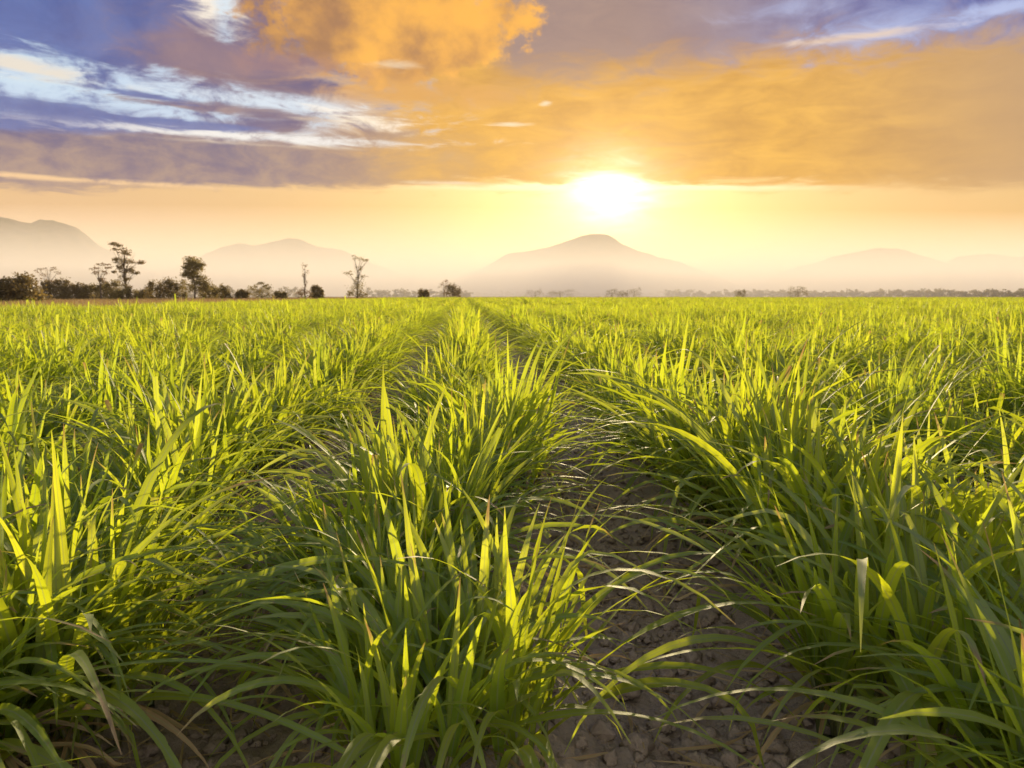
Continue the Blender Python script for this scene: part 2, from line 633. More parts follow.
# ------------------------------------------------------------------ masses: many tufts from one object
def mass(name, clumps, pts, mats, kind='stuff'):
    """clumps: list of Mesh lists [(Mesh, material index)]; pts: (x, y, z, yaw, scale, which)"""
    mb = Mesh()
    var, fi = [], []
    for k, parts in enumerate(clumps):
        for part, mi in parts:
            nf = len(part.f)
            mb.add(part)
            var += [k] * len(part.v)
            fi += [mi] * nf
    nsrc = len(mb.v)
    for p in pts:
        mb.vert((p[0], p[1], p[2]))
    var += [-1] * len(pts)
    me = mb.mesh(name, mats, findex=fi)

    def attr(nm, typ, vals, key='value'):
        a = me.attributes.new(nm, typ, 'POINT')
        a.data.foreach_set(key, np.array(vals, dtype=np.float32 if typ != 'INT' else np.int32).ravel())
    attr('variant', 'INT', var)
    attr('pick', 'INT', [-1] * nsrc + [p[5] for p in pts])
    attr('turn', 'FLOAT_VECTOR', [(0, 0, 0)] * nsrc + [(rng.gauss(0, .05), rng.gauss(0, .05), p[3]) for p in pts], 'vector')
    attr('size', 'FLOAT_VECTOR', [(1, 1, 1)] * nsrc + [(p[4] * rng.uniform(.92, 1.12), p[4] * rng.uniform(.92, 1.12), p[4]) for p in pts], 'vector')
    ng = bpy.data.node_groups.new(name + '_scatter', 'GeometryNodeTree')
    ng.interface.new_socket('Geometry', in_out='INPUT', socket_type='NodeSocketGeometry')
    ng.interface.new_socket('Geometry', in_out='OUTPUT', socket_type='NodeSocketGeometry')
    N, Lk = ng.nodes, ng.links
    gi, go = N.new('NodeGroupInput'), N.new('NodeGroupOutput')

    def named(nm, typ):
        nd = N.new('GeometryNodeInputNamedAttribute')
        nd.data_type = typ
        nd.inputs['Name'].default_value = nm
        return nd.outputs[0]

    def select(src, nm, val):
        cmp_ = N.new('FunctionNodeCompare')
        cmp_.data_type, cmp_.operation = 'INT', 'EQUAL'
        ins = [s for s in cmp_.inputs if s.enabled]
        Lk.new(named(nm, 'INT'), ins[0])
        ins[1].default_value = val
        sp = N.new('GeometryNodeSeparateGeometry')
        sp.domain = 'POINT'
        Lk.new(src, sp.inputs[0])
        Lk.new([s for s in cmp_.outputs if s.enabled][0], sp.inputs['Selection'])
        return sp.outputs[0]
    join = N.new('GeometryNodeJoinGeometry')
    for k in range(len(clumps)):
        inst = N.new('GeometryNodeInstanceOnPoints')
        Lk.new(select(gi.outputs[0], 'pick', k), inst.inputs['Points'])
        Lk.new(select(gi.outputs[0], 'variant', k), inst.inputs['Instance'])
        Lk.new(named('turn', 'FLOAT_VECTOR'), inst.inputs['Rotation'])
        Lk.new(named('size', 'FLOAT_VECTOR'), inst.inputs['Scale'])
        Lk.new(inst.outputs[0], join.inputs[0])
    Lk.new(join.outputs[0], go.inputs[0])
    o = link(name, me)
    o.modifiers.new('scatter', 'NODES').node_group = ng
    o['kind'] = kind
    return o


rf = random.Random(77)
mid_clumps, far_clumps = [], []
for k in range(9):
    g, d, s = cane_clump(300 + k, shoots=15, segs=7, height=0.78 + 0.06 * (k % 4), droop=0.8 + 0.12 * (k % 4), leaves=(4, 5))
    mid_clumps.append([(g, 0), (d, 1)])
for k in range(6):
    allg, alld = Mesh(), Mesh()
    for q in range(4):
        g, d, s = cane_clump(500 + k * 10 + q, shoots=9, segs=5, height=0.82, droop=0.8, leaves=(3, 4), width=1.5)
        dy = (q - 1.5) * 0.42
        for mb in (g, d):
            mb.v = [(v[0], v[1] + dy, v[2]) for v in mb.v]
        allg.add(g)
        alld.add(d)
    far_clumps.append([(allg, 0), (alld, 1)])

mid_pts = [(s[2], s[3], ground_z(s[2], s[3]), rf.uniform(0, 6.28), rf.uniform(0.86, 1.12), rf.randrange(9)) for s in rest_near]


def vigour(x, y):
    return 1.0 + 0.26 * mnoise.noise(Vector((x * 0.13, y * 0.09, 3.3))) + 0.20 * mnoise.noise(Vector((x * 0.5, y * 0.35, 9.1)))


EDGE = -27.0
for r in range(-16, 31):
    y = 14.0 if -8 <= r <= 9 else 1.2
    while y < 46:
        x = row_x(r) + rf.gauss(0, 0.11)
        if in_view(x, y, 0.16):
            mid_pts.append((x, y, ground_z(x, y), rf.uniform(0, 6.28), rf.uniform(0.82, 1.12) * vigour(x, y) * (1.28 if rf.random() < .05 else 1), rf.randrange(9)))
        y += rf.uniform(0.32, 0.50)
far_pts = []
for r in range(-16, 165):
    y = 46.0 + rf.uniform(0, 1)
    while y < 300:
        x = row_x(r) + rf.gauss(0, 0.12)
        if in_view(x, y, 0.12):
            far_pts.append((x, y, 0.05, (0 if rf.random() < .5 else math.pi) + rf.gauss(0, .15), rf.uniform(0.82, 1.15) * vigour(x, y) * (1.25 if rf.random() < .04 else 1), rf.randrange(6)))
        y += rf.uniform(1.3, 1.8)
mass('sugarcane_crop_mass', mid_clumps, mid_pts, [M_LEAF, M_DRY])
mass('distant_sugarcane_crop_mass', far_clumps, far_pts, [M_LEAF, M_DRY])

# loose crumbs of soil
crumbs = []
for k in range(6):
    cm = CLODS[k]
    mb = Mesh()
    for v in cm.vertices:
        mb.vert(tuple(v.co))
    mb.f = [tuple(p.vertices) for p in cm.polygons]
    crumbs.append([(mb, 0)])
cp = []
for i in range(16000):
    fr = rf.choice([-0.5, -0.5, 0.5, 0.5, 0.5, 1.5, -1.5])
    x, y = furrow_x(fr) + rf.gauss(0, 0.27), 1.2 + 9 * rf.random() ** 1.5
    q = 0.005 + 0.06 * rf.random() ** 7
    cp.append((x, y, ground_z(x, y) + 0.03 * hash_noise(x, y, 1.7, 1) + 0.012, rf.uniform(0, 6.28), q * 1.3, rf.randrange(6)))
mass('soil_crumbs', crumbs, cp, [M_SOIL])

# dead leaves lying in the furrows
rl = random.Random(8)
litter = Mesh()
for i in range(900):
    fr = rl.choice([-1.5, -0.5, -0.5, -0.5, 0.5, 0.5, 1.5])
    x = furrow_x(fr) + rl.gauss(0, 0.3)
    y = 1.3 + 10 * rl.random() ** 1.3
    tmp = Mesh()
    blade(tmp, (0, 0, 0.03), rl.uniform(0, 6.28), rl.uniform(1.35, 1.6), rl.uniform(-0.1, 0.4), rl.uniform(0.15, 0.5), rl.uniform(0.006, 0.016), 5, rl, twist=1.5, sway=0.8)
    z = ground_z(x, y) + 0.015
    tmp.v = [(v[0] + x, v[1] + y, v[2] + z) for v in tmp.v]
    litter.add(tmp)
stuff(link('dead_leaves', litter.mesh('dead_leaves', [M_DRY])))

# dry grass verge along the side of the field
tufts = []
for k in range(5):
    rr = random.Random(900 + k)
    mb = Mesh()
    for q in range(46):
        a = rr.uniform(0, 6.28)
        blade(mb, (rr.gauss(0, .4), rr.gauss(0, .4), 0), a, rr.uniform(0.05, 0.5), rr.uniform(0.1, 0.9), rr.uniform(0.5, 1.15), rr.uniform(0.02, 0.05), 4, rr)
    tufts.append([(mb, 0)])
hay = []
for i in range(15000):
    y = 22 + 300 * rf.random() ** 1.25
    x = EDGE - 1.2 - abs(rf.gauss(0, 1)) * (14 + y * 0.25)
    if in_view(x, y, 0.1):
        hay.append((x, y, 0, rf.uniform(0, 6.28), rf.uniform(0.35, 1.0), rf.randrange(5)))
for i in range(3500):
    x, y = rf.uniform(-60, 270), 303 + 40 * rf.random()
    hay.append((x, y, 0, rf.uniform(0, 6.28), rf.uniform(0.7, 1.3), rf.randrange(5)))
mass('dry_grass', tufts, hay, [M_HAY])


# ------------------------------------------------------------------ trees
def leaf_cloud(mb, c, rx, ry, rz, n, size, rr, clusters=None, tight=0.26):
    clusters = clusters or max(5, n // 26)
    subs = []
    for _ in range(clusters):
        d = Vector((rr.gauss(0, 1), rr.gauss(0, 1), rr.gauss(0, 1))).normalized() * (rr.random() ** 0.45)
        subs.append((Vector((c[0] + d.x * rx, c[1] + d.y * ry, c[2] + d.z * rz)), rr.random()))
    for _ in range(n):
        s, tone = subs[rr.randrange(clusters)]
        p = s + Vector((rr.gauss(0, rx * tight), rr.gauss(0, ry * tight), rr.gauss(0, rz * tight * 0.9)))
        a = Vector((rr.gauss(0, 1), rr.gauss(0, 1), rr.gauss(0, 0.6))).normalized()
        b = a.orthogonal().normalized()
        b = (b * math.cos(rr.uniform(0, 3)) + a.cross(b) * math.sin(rr.uniform(0, 3))).normalized()
        q = size * rr.uniform(0.55, 1.3)
        ids = [mb.vert(p - a * q, (0.5, 0), tone), mb.vert(p + b * q * 0.45, (0, .5), tone), mb.vert(p + a * q, (.5, 1), tone), mb.vert(p - b * q * 0.45, (1, .5), tone)]
        mb.f.append(tuple(ids))


def tree(name, label, px, dist, top, base, clumps, mat, lean=0.0, leaf=0.30, dens=1.0, trunk_r=None, seed=0, group=None, cat='tree', bare=()):
    """clumps: (dx, dy above the foot, rx, rz, leaves) in picture-pixel sized units at that distance; bare: leafless limb ends"""
    rr = random.Random(seed * 31 + int(px))
    k = dist * math.cos(sky_dir(px, 296)[0] - YAW) / FPX
    x, y = far_spot(px, dist)
    hgt = (base - top) * k
    root = link(name, None, loc=(x, y, 0.0))
    tag(root, label, cat, group)
    az = math.atan2(x, y)
    right = Vector((math.cos(az), -math.sin(az), 0))
    fwd = Vector((math.sin(az), math.cos(az), 0))
    tr = Mesh()
    cr = Mesh()
    trunk_r = trunk_r or max(0.10, hgt * 0.016)
    ztop = max(c[1] for c in clumps) * k
    # trunk
    axis = []
    nseg = 6
    for i in range(nseg + 1):
        s = i / nseg
        axis.append(right * (lean * k * s + rr.gauss(0, 0.02) * hgt * s) + fwd * rr.gauss(0, 0.02) * hgt * s + Vector((0, 0, ztop * 0.94 * s - (0.2 if i == 0 else 0))))
    tube(tr, axis, [trunk_r * (1.35 - s * 1.15 / nseg) if s else trunk_r * 1.7 for s in range(nseg + 1)], 7, 0.4)

    def limb(end, r0):
        h0 = max(0.05, min(0.9, (end.z / ztop) * rr.uniform(0.45, 0.75)))
        f = h0 * nseg
        i = min(nseg - 1, int(f))
        st = axis[i].lerp(axis[i + 1], f - i)
        midp = st.lerp(end, 0.5) + Vector((rr.gauss(0, .04), rr.gauss(0, .04), 0.05 + rr.gauss(0, .03))) * (end - st).length
        tube(tr, [st, midp, end], [r0, r0 * 0.7, r0 * 0.25], 5, 0.4)
    for (dx, dz, rx, rz, n) in clumps:
        depth = rr.gauss(0, 0.5) * rx
        c = right * (dx * k) + fwd * (depth * k) + Vector((0, 0, max(dz * k, 0.3)))
        limb(c, trunk_r * 0.4)
        for _ in range(3):
            limb(c + Vector((rr.gauss(0, .5) * rx * k, rr.gauss(0, .5) * rx * k, rr.gauss(0, .4) * rz * k)), trunk_r * 0.16)
        leaf_cloud(cr, c, rx * k, rx * k * 0.9, rz * k, int(n * dens), leaf, rr)
    for (dx, dz) in bare:
        limb(right * (dx * k) + Vector((0, 0, dz * k)), trunk_r * 0.22)
    cr.v = [Vector((v[0], v[1], max(v[2], 0.05))) for v in cr.v]
    link('trunk', tr.mesh('trunk', [M_BARK]), root)
    link('crown', cr.mesh('crown', [mat], smooth=False), root)
    return root


DK, OL, BR = M_TREE_DARK, M_TREE_OLIVE, M_TREE_BROWN
G = 'trees beyond the dry grass verge'
D = 240.0
# tall layered tree
tree('tall_tree', 'tallest tree, bare trunk with flat layered tufts of leaves', 127, D, 243, 300,
     [(-10, 56, 7, 2, 170), (-2, 53, 6, 2, 130), (-6, 49, 6, 2, 150), (4, 47, 6, 2.5, 190), (-7, 39, 6, 3, 220), (3, 39, 8, 3, 330), (12, 38, 6, 2, 190), (-5, 33, 5, 2.5, 200), (3, 31, 7, 3, 280), (-8, 28, 4, 2, 120), (9, 28, 4, 2.5, 140), (0, 22, 6, 3, 190), (2, 15, 5, 3, 160)],
     DK, lean=-1, seed=1, group=G, leaf=0.26)
tree('oval_tree', 'dense tree with an oval two-lobed crown standing alone above low bushes', 195, D, 255, 300,
     [(0, 39, 8, 5.5, 620), (-5, 33, 6, 5, 420), (5, 34, 6, 5, 420), (-1, 26, 8, 5, 600), (7, 20, 7, 5, 480), (0, 14, 8, 6, 480), (-7, 27, 4, 4, 180), (10, 14, 5, 5, 300)], OL, seed=2, group=G, leaf=0.28, dens=1.7)
tree('umbrella_tree', 'thin tree with a sparse umbrella crown beside the tallest tree', 101, D * 1.02, 262, 300,
     [(-5, 32, 5, 2, 90), (3, 36, 6, 2, 120), (8, 33, 4, 1.8, 80), (-2, 28, 5, 2, 90), (4, 27, 4, 2, 80), (0, 20, 5, 3, 150)], BR, seed=3, group=G, leaf=0.24)
tree('withered_tree', 'half bare brownish tree with twiggy top above a rounded bush', 50, D * 1.05, 266, 300,
     [(-6, 30, 5, 2.5, 70), (2, 32, 6, 2, 90), (8, 28, 4, 2, 50), (-2, 26, 5, 2, 60), (4, 18, 6, 5, 300)], BR, seed=4, group=G, leaf=0.22, bare=[(12, 25), (-9, 27), (6, 33)])
tree('slim_tree', 'slim tree with a wispy pale top and a bushy foot', 305, D * 1.1, 263, 299,
     [(0, 33, 3, 3, 45), (1, 28, 3, 2.5, 45), (-1, 24, 2.5, 3, 40), (1, 18, 3, 3, 60), (0, 9, 5, 4, 260), (-4, 5, 5, 3.5, 220), (4, 5, 4, 3, 200)], BR, seed=5, group=G, leaf=0.24)
tree('ragged_tree', 'ragged tree with scattered leaf tufts over a dense rounded base', 357, D * 1.1, 254, 299,
     [(-1, 42, 4, 2, 80), (5, 40, 5, 2, 110), (11, 39, 3, 1.5, 60), (-8, 27, 5, 2.5, 130), (2, 31, 4, 3, 90), (6, 23, 4, 2.5, 90), (-1, 21, 3.5, 2.5, 90), (0, 12, 9, 6, 700), (-5, 6, 6, 4, 340), (5, 6, 6, 4, 340)], OL, lean=2, seed=6, group=G, leaf=0.24, bare=[(8, 44), (-4, 44)])
tree('pale_tree', 'pale sparse tree leaning over a round dark bush', 444, D * 1.3, 279, 299,
     [(-3, 14, 4, 3, 60), (2, 17, 4, 2.5, 70), (4, 12, 3, 3, 50), (-1, 7, 3, 3, 50)], BR, seed=7, group=G, leaf=0.26)
tree('spreading_tree', 'low spreading tree with a fan of upright twigs', 262, D * 1.05, 279, 300,
     [(-6, 13, 5, 3, 170), (0, 16, 5, 3, 190), (6, 13, 5, 3, 170), (0, 9, 8, 4, 300), (-4, 5, 6, 3, 180), (5, 5, 6, 3, 180)], OL, seed=8, group=G, leaf=0.26, bare=[(-9, 18), (4, 20)])


def bush(px, dist, top, rx, mat, label, dens=1.0, base=301, group='bushes along the field edge', name='bush', n=3):
    rr = random.Random(int(px * 3 + top))
    h = base - top
    cl = []
    for i in range(n):
        f = (i / max(1, n - 1) - 0.5) * 2 if n > 1 else 0
        cl.append((f * rx * 0.6, h * rr.uniform(0.5, 0.72), rx * rr.uniform(0.42, 0.6), h * 0.28, int(420 * dens * max(1, rx / 9))))
        cl.append((f * rx * 0.75, h * 0.25, rx * 0.5, h * 0.3, int(330 * dens * max(1, rx / 9))))
    tree(name, label, px, dist, top, base, cl, mat, seed=int(px), group=group, leaf=0.28, cat='bush' if name == 'bush' else 'tree')


B = [
    (2, 150, 268, 30, DK, 'big dark rounded thicket at the end of the tree row'),
    (28, 165, 284, 12, DK, 'low dark bush against the big dark thicket'),
    (56, 235, 276, 12, DK, 'rounded dark bush under the half bare brownish tree'),
    (76, 240, 280, 12, DK, 'wide dark bush between the half bare tree and the umbrella tree'),
    (92, 250, 281, 9, OL, 'olive bush at the foot of the umbrella tree'),
    (110, 250, 278, 9, OL, 'olive bush close beside the bare trunk of the tallest tree'),
    (122, 230, 286, 9, OL, 'low bush in front of the tallest tree'),
    (143, 260, 287, 8, OL, 'small faint bush just past the tallest tree'),
    (160, 245, 277, 11, DK, 'dark double-lobed bush with bare twigs above it'),
    (177, 245, 279, 9, OL, 'rounded bush tight against the oval two-lobed tree'),
    (209, 265, 283, 8, OL, 'pale bush on the far side of the oval two-lobed tree'),
    (222, 250, 283, 8, OL, 'round bush next to the pale bush past the oval tree'),
    (242, 255, 289, 6, DK, 'small dark bush between the round bush and the spreading tree'),
    (281, 265, 291, 6, OL, 'tiny bush between the spreading tree and the slim tree'),
    (317, 240, 284, 5, DK, 'small upright dark bush right beside the slim tree'),
    (424, 300, 289, 5, DK, 'small dark bush alone on the brown verge'),
    (453, 310, 284, 7, DK, 'round dark bush under the pale sparse tree'),
]
for px, dist, top, rx, mat, lab in B:
    bush(px, dist, top, rx, mat, lab, base=300)
# fainter trees behind, their look told by where they stand
FB = [(535, 900, 291, 8, 'faint low tree by the foot of the middle mountain'), (560, 900, 290, 13, 'faint wide grove tree below the middle mountain peak'),
      (612, 850, 290, 6, 'first small hazy tree of the three below the sun'), (623, 860, 291, 5, 'second small hazy tree of the three below the sun'),
      (634, 850, 289, 7, 'rounded hazy tree, last of the three below the sun'), (798, 640, 286, 8, 'tree that stands taller than the far treeline, near its middle'),
      (741, 700, 290, 5, 'slim hazy tree near the start of the far treeline')]
for px, dist, top, rx, lab in FB:
    bush(px, dist, top, rx, OL, lab, base=299, group='hazy trees far across the field', name='hazy_tree', dens=0.8)

# far-off woods that read as one mass
rw = random.Random(66)
wood = Mesh()
for (p0, p1, d0, d1, t0, t1, step) in [(668, 1060, 1500, 1120, 291.8, 290.0, 2.4), (368, 470, 1150, 1200, 289, 291.5, 3.0), (470, 668, 2000, 2000, 292.5, 292.5, 4.0), (-30, 300, 1050, 1100, 287, 288.5, 3.2)]:
    px = p0
    while px < p1:
        f = (px - p0) / (p1 - p0)
        dist = d0 + (d1 - d0) * f + rw.uniform(-30, 60)
        k = dist * math.cos(sky_dir(px, 296)[0] - YAW) / FPX
        x, y = far_spot(px, dist)
        top = t0 + (t1 - t0) * f + rw.gauss(0, 0.8) + 2.6 * mnoise.noise(Vector((px * 0.05, 1.3, 2)))
        hh = (296 - top) * k + CAM_Z
        rx = rw.uniform(2.2, 4.2) * k
        for q in range(3):
            leaf_cloud(wood, (x + rw.gauss(0, rx), y + rw.gauss(0, rx), hh * (0.18 + 0.3 * q)), rx, rx, hh * 0.26, 60, min(1.6, 0.9 * dist / 800), rw, clusters=6)
        px += step * rw.uniform(0.6, 1.3)
wood.v = [Vector((v[0], v[1], max(v[2], 0.05))) for v in wood.v]
stuff(link('far_woods', wood.mesh('far_woods', [M_TREE_OLIVE], smooth=False)))


# ------------------------------------------------------------------ mountains
def mountain(name, dist, outline, depth, seed):
    """outline: (bearing pixel, top pixel) along the ridge; a hill with slopes, spurs and gullies round it"""
    xs = np.array([o[0] for o in outline], float)
    hs = np.array([(296 - o[1]) / FPX * dist * math.cos(sky_dir(o[0], 296)[0] - YAW) for o in outline], float)
    hs = np.maximum(hs, 0)
    nu, nv = 150, 60
    vs, fs = [], []
    for j in range(nv):
        w = (j / (nv - 1)) * 2 - 1
        for i in range(nu):
            px = xs[0] + (xs[-1] - xs[0]) * i / (nu - 1)
            az, _ = sky_dir(px, 296)
            h = float(np.interp(px, xs, hs))
            rad = dist + w * depth
            x, y = rad * math.sin(az), rad * math.cos(az)
            fall = max(0.0, 1 - abs(w) ** 1.25)
            q = mnoise.fractal(Vector((x * 0.0035, y * 0.0035, seed)), 0.9, 2.1, 5)
            rid = 1 - abs(mnoise.noise(Vector((x * 0.006, y * 0.004, seed + 5))))
            z = h * fall * (1 + (0.25 * q - 0.22 * (1 - rid)) * min(1, abs(w) * 3)) + h * 0.018 * q
            z += (3.0 * mnoise.noise(Vector((x * 0.03, y * 0.03, seed))) + 7.0 * mnoise.noise(Vector((x * 0.009, y * 0.009, seed + 2)))) * min(1, h / 80)
            vs.append((x, y, z - 6 if h < 1 else max(z, -6)))
    for j in range(nv - 1):
        for i in range(nu - 1):
            k = j * nu + i
            fs.append((k, k + 1, k + nu + 1, k + nu))
    me = bpy.data.meshes.new(name)
    me.from_pydata(vs, [], fs)
    me.materials.append(M_MOUNT)
    me.polygons.foreach_set('use_smooth', [True] * len(me.polygons))
    structure(link(name, me))


mountain('mountain', 3300, [(-260, 294), (-190, 250), (-120, 232), (-60, 224), (0, 218), (15, 219), (28, 222), (36, 223), (46, 219), (58, 219.5), (70, 224), (82, 230), (92, 238), (102, 246), (114, 251), (126, 259), (150, 270), (180, 284), (205, 296)], 700, 1)
mountain('mountain', 4300, [(120, 296), (160, 275), (185, 264), (205, 256), (225, 248), (240, 244), (256, 246), (275, 242), (290, 239), (300, 240), (318, 247), (345, 252), (380, 266), (430, 284), (470, 296)], 700, 2)
mountain('mountain', 3500, [(380, 296), (440, 284), (480, 270), (498, 260), (507, 255), (530, 251), (550, 247), (568, 241), (582, 236.5), (592, 234.5), (606, 236), (613, 240), (622, 246), (640, 252), (660, 258), (680, 263), (700, 272), (740, 286), (780, 296)], 800, 3)
mountain('mountain', 4200, [(700, 296), (760, 280), (800, 266), (830, 258), (853, 253), (875, 249.5), (895, 249.5), (912, 254), (930, 260), (950, 266), (985, 276), (1040, 296)], 700, 4)
mountain('mountain', 4900, [(900, 294), (930, 270), (955, 257), (985, 253.5), (1010, 258), (1040, 252), (1080, 262), (1130, 275), (1200, 296)], 700, 5)
mountain('mountain', 3900, [(975, 296), (1000, 285), (1020, 279), (1050, 270), (1090, 276), (1150, 296)], 500, 6)


# ------------------------------------------------------------------ air
def air_box(name, lo, hi, density, aniso, color):
    v = [(x, y, z) for z in (lo[2], hi[2]) for y in (lo[1], hi[1]) for x in (lo[0], hi[0])]
    f = [(0, 2, 3, 1), (4, 5, 7, 6), (0, 1, 5, 4), (2, 6, 7, 3), (0, 4, 6, 2), (1, 3, 7, 5)]
    me = bpy.data.meshes.new(name)
    me.from_pydata(v, [], f)
    m, t = new_mat(name + '_air')
    out = t.new('ShaderNodeOutputMaterial')
    pv = t.new('ShaderNodeVolumePrincipled')
    pv.inputs['Color'].default_value = (*color, 1)
    pv.inputs['Density'].default_value = density
    pv.inputs['Anisotropy'].default_value = aniso
    t.l.new(pv.outputs[0], out.inputs['Volume'])
    me.materials.append(m)
    o = link(name, me)
    o['kind'] = 'stuff'
    return o


air_box('haze', (-7000, -7000, -9), (7000, 7000, 370), 1.05e-4, 0.0, (0.86, 0.72, 0.56))
air_box('mist', (-6900, 800, -8), (6900, 6700, 95), 1.3e-3, 0.2, (0.99, 0.965, 0.92))


# ------------------------------------------------------------------ sky
wd = bpy.data.worlds.new('World')
sc.world = wd
wd.use_nodes = True
wd.node_tree.nodes.clear()
t = NT(wd.node_tree)
out = t.new('ShaderNodeOutputWorld')
dvec = t.new('ShaderNodeTexCoord').outputs['Generated']
sep = t.new('ShaderNodeSeparateXYZ')
t.put(sep.inputs[0], dvec)
DEG = 180 / math.pi
az = t.m('MULTIPLY', t.m('ARCTAN2', sep.outputs[0], sep.outputs[1]), DEG)
el = t.m('MULTIPLY', t.m('ARCSINE', sep.outputs[2]), DEG)
nish = t.new('ShaderNodeTexSky', sky_type='NISHITA', sun_disc=False)
nish.sun_elevation = SUN_EL
nish.sun_rotation = SUN_AZ
nish.air_density = 1.0
nish.dust_density = 2.0
nishc = t.vm('MULTIPLY', nish.outputs[0], (0.10, 0.10, 0.10))

sx, sy, sz = math.sin(SUN_AZ) * math.cos(SUN_EL), math.cos(SUN_AZ) * math.cos(SUN_EL), math.sin(SUN_EL)
cosang = t.vm('DOT_PRODUCT', dvec, (sx, sy, sz))
sang = t.m('MULTIPLY', t.m('ARCCOSINE', t.m('MINIMUM', cosang, 1.0)), DEG)

# two-dimensional cloud coordinates in degrees, wrinkled
co = t.xyz(az, t.m('MULTIPLY', el, 2.6), 0.0)
coi = t.xyz(az, t.m('MULTIPLY', el, 1.25), 3.0)
big = t.noise(co, 0.045, 5, 0.55)
fine = t.noise(co, 0.22, 9, 0.64, dist=0.8)
puff = t.noise(coi, 0.30, 8, 0.62, dist=0.5)
puff2 = t.noise(coi, 0.9, 6, 0.62)
wisp = t.noise(t.xyz(t.m('MULTIPLY', az, 0.55), t.m('MULTIPLY', el, 3.0), 8.0), 0.36, 9, 0.66, dist=0.7)


def deg(px, py):
    a, e = sky_dir(px, py)
    return a * DEG, e * DEG


def blob(cx, cy, rx, ry, rough=0.7, soft=0.5, tex=None, tilt=0.0):
    """soft ragged patch of cloud around a sight line; sizes in pixels of about 0.078 degree"""
    a0, e0 = deg(cx, cy)
    dx = t.m('SUBTRACT', az, a0)
    dy = t.m('SUBTRACT', el, e0)
    dy = t.m('ADD', dy, t.m('MULTIPLY', dx, tilt))
    dx = t.m('DIVIDE', dx, rx * 0.0735)
    dy = t.m('DIVIDE', dy, ry * 0.0735)
    d = t.m('SQRT', t.m('ADD', t.m('MULTIPLY', dx, dx), t.m('MULTIPLY', dy, dy)))
    tex = tex if tex is not None else fine
    e = t.m('ADD', t.m('SUBTRACT', 1.0, d), t.m('MULTIPLY', t.m('SUBTRACT', tex, 0.5), rough * 2.4))
    return t.smooth(e, 0.0, soft)


# elevation measured towards a long straight cloud front
elp = t.m('MULTIPLY', t.m('ARCTANGENT', t.m('DIVIDE', t.m('TANGENT', t.m('MULTIPLY', el, 1 / DEG)),
                                          t.m('MAXIMUM', t.m('COSINE', t.m('MULTIPLY', t.m('SUBTRACT', az, YAW * DEG), 1 / DEG)), 0.25))), DEG)

# clear sky behind the clouds
hz = t.ramp(t.m('DIVIDE', el, 40.0, clamp=True),
            [(0.0, (0.68, 0.40, 0.17)), (0.13, (0.80, 0.42, 0.09)), (0.22, (0.90, 0.54, 0.17)), (0.34, (0.72, 0.83, 0.95)), (0.5, (0.42, 0.66, 1.0)), (1.0, (0.16, 0.30, 0.62))])
sky = t.mix(0.22, hz, nishc)
# pinkish to the far left, orange to the right
left = t.smooth(az, 2.0, -34.0)
sky = t.mix(t.m('MULTIPLY', t.m('MULTIPLY', left, t.smooth(elp, 12.0, 5.0)), 0.55), sky, (0.90, 0.60, 0.42))

# general cloud deck over the rest of the dome
deck = t.m('MULTIPLY', t.smooth(t.m('ADD', big, t.m('MULTIPLY', fine, 0.35)), 0.55, 0.8), t.smooth(el, 15.0, 26.0))
sky = t.mix(t.m('MULTIPLY', deck, 0.85), sky, t.mix(puff, (0.16, 0.18, 0.30), (0.42, 0.40, 0.44)))

# orange veil, centre and right
veil_t = t.mix(t.smooth(t.m('ADD', t.m('MULTIPLY', fine, 0.55), t.m('MULTIPLY', wisp, 0.45)), 0.20, 0.80), (0.50, 0.22, 0.012), (1.05, 0.55, 0.05))
veil_t = t.mix(t.smooth(az, 22.0, 42.0), veil_t, (0.50, 0.30, 0.15))
veil = t.m('MULTIPLY', t.smooth(t.m('ADD', az, t.m('MULTIPLY', t.m('SUBTRACT', fine, 0.5), 26.0)), -17.0, -2.0),
           t.m('MULTIPLY', t.smooth(t.m('ADD', elp, t.m('MULTIPLY', t.m('SUBTRACT', wisp, 0.5), 3.2)), 7.6, 8.9),
               t.smooth(t.m('ADD', el, t.m('MULTIPLY', t.m('SUBTRACT', fine, 0.5), 9.0)), 24.0, 17.0)))
sky = t.mix(t.m('MULTIPLY', veil, 0.96), sky, veil_t)

blue = t.mix(t.smooth(puff, 0.3, 0.7), (0.0, 0.080, 0.37), (0.05, 0.15, 0.48))
mauve = t.mix(t.smooth(fine, 0.3, 0.7), srgb(72, 74, 132), srgb(160, 128, 124))
grey = t.mix(t.smooth(t.m('ADD', t.m('MULTIPLY', fine, .7), t.m('MULTIPLY', puff2, .3)), 0.34, 0.66), srgb(46, 64, 132), srgb(160, 138, 136))
orange = t.mix(t.smooth(t.m('ADD', t.m('MULTIPLY', puff, 0.8), t.m('MULTIPLY', puff2, 0.2)), 0.30, 0.62), srgb(170, 105, 62), srgb(255, 178, 66))

lump = t.noise(coi, 0.26, 2.5, 0.5)
orange = t.mix(t.smooth(t.m('ADD', t.m('ADD', t.m('MULTIPLY', lump, 0.75), t.m('MULTIPLY', puff2, 0.25)), t.m('MULTIPLY', t.m('SUBTRACT', az, -6.0), 0.012)), 0.32, 0.66), (0.36, 0.17, 0.085), (1.05, 0.50, 0.075))

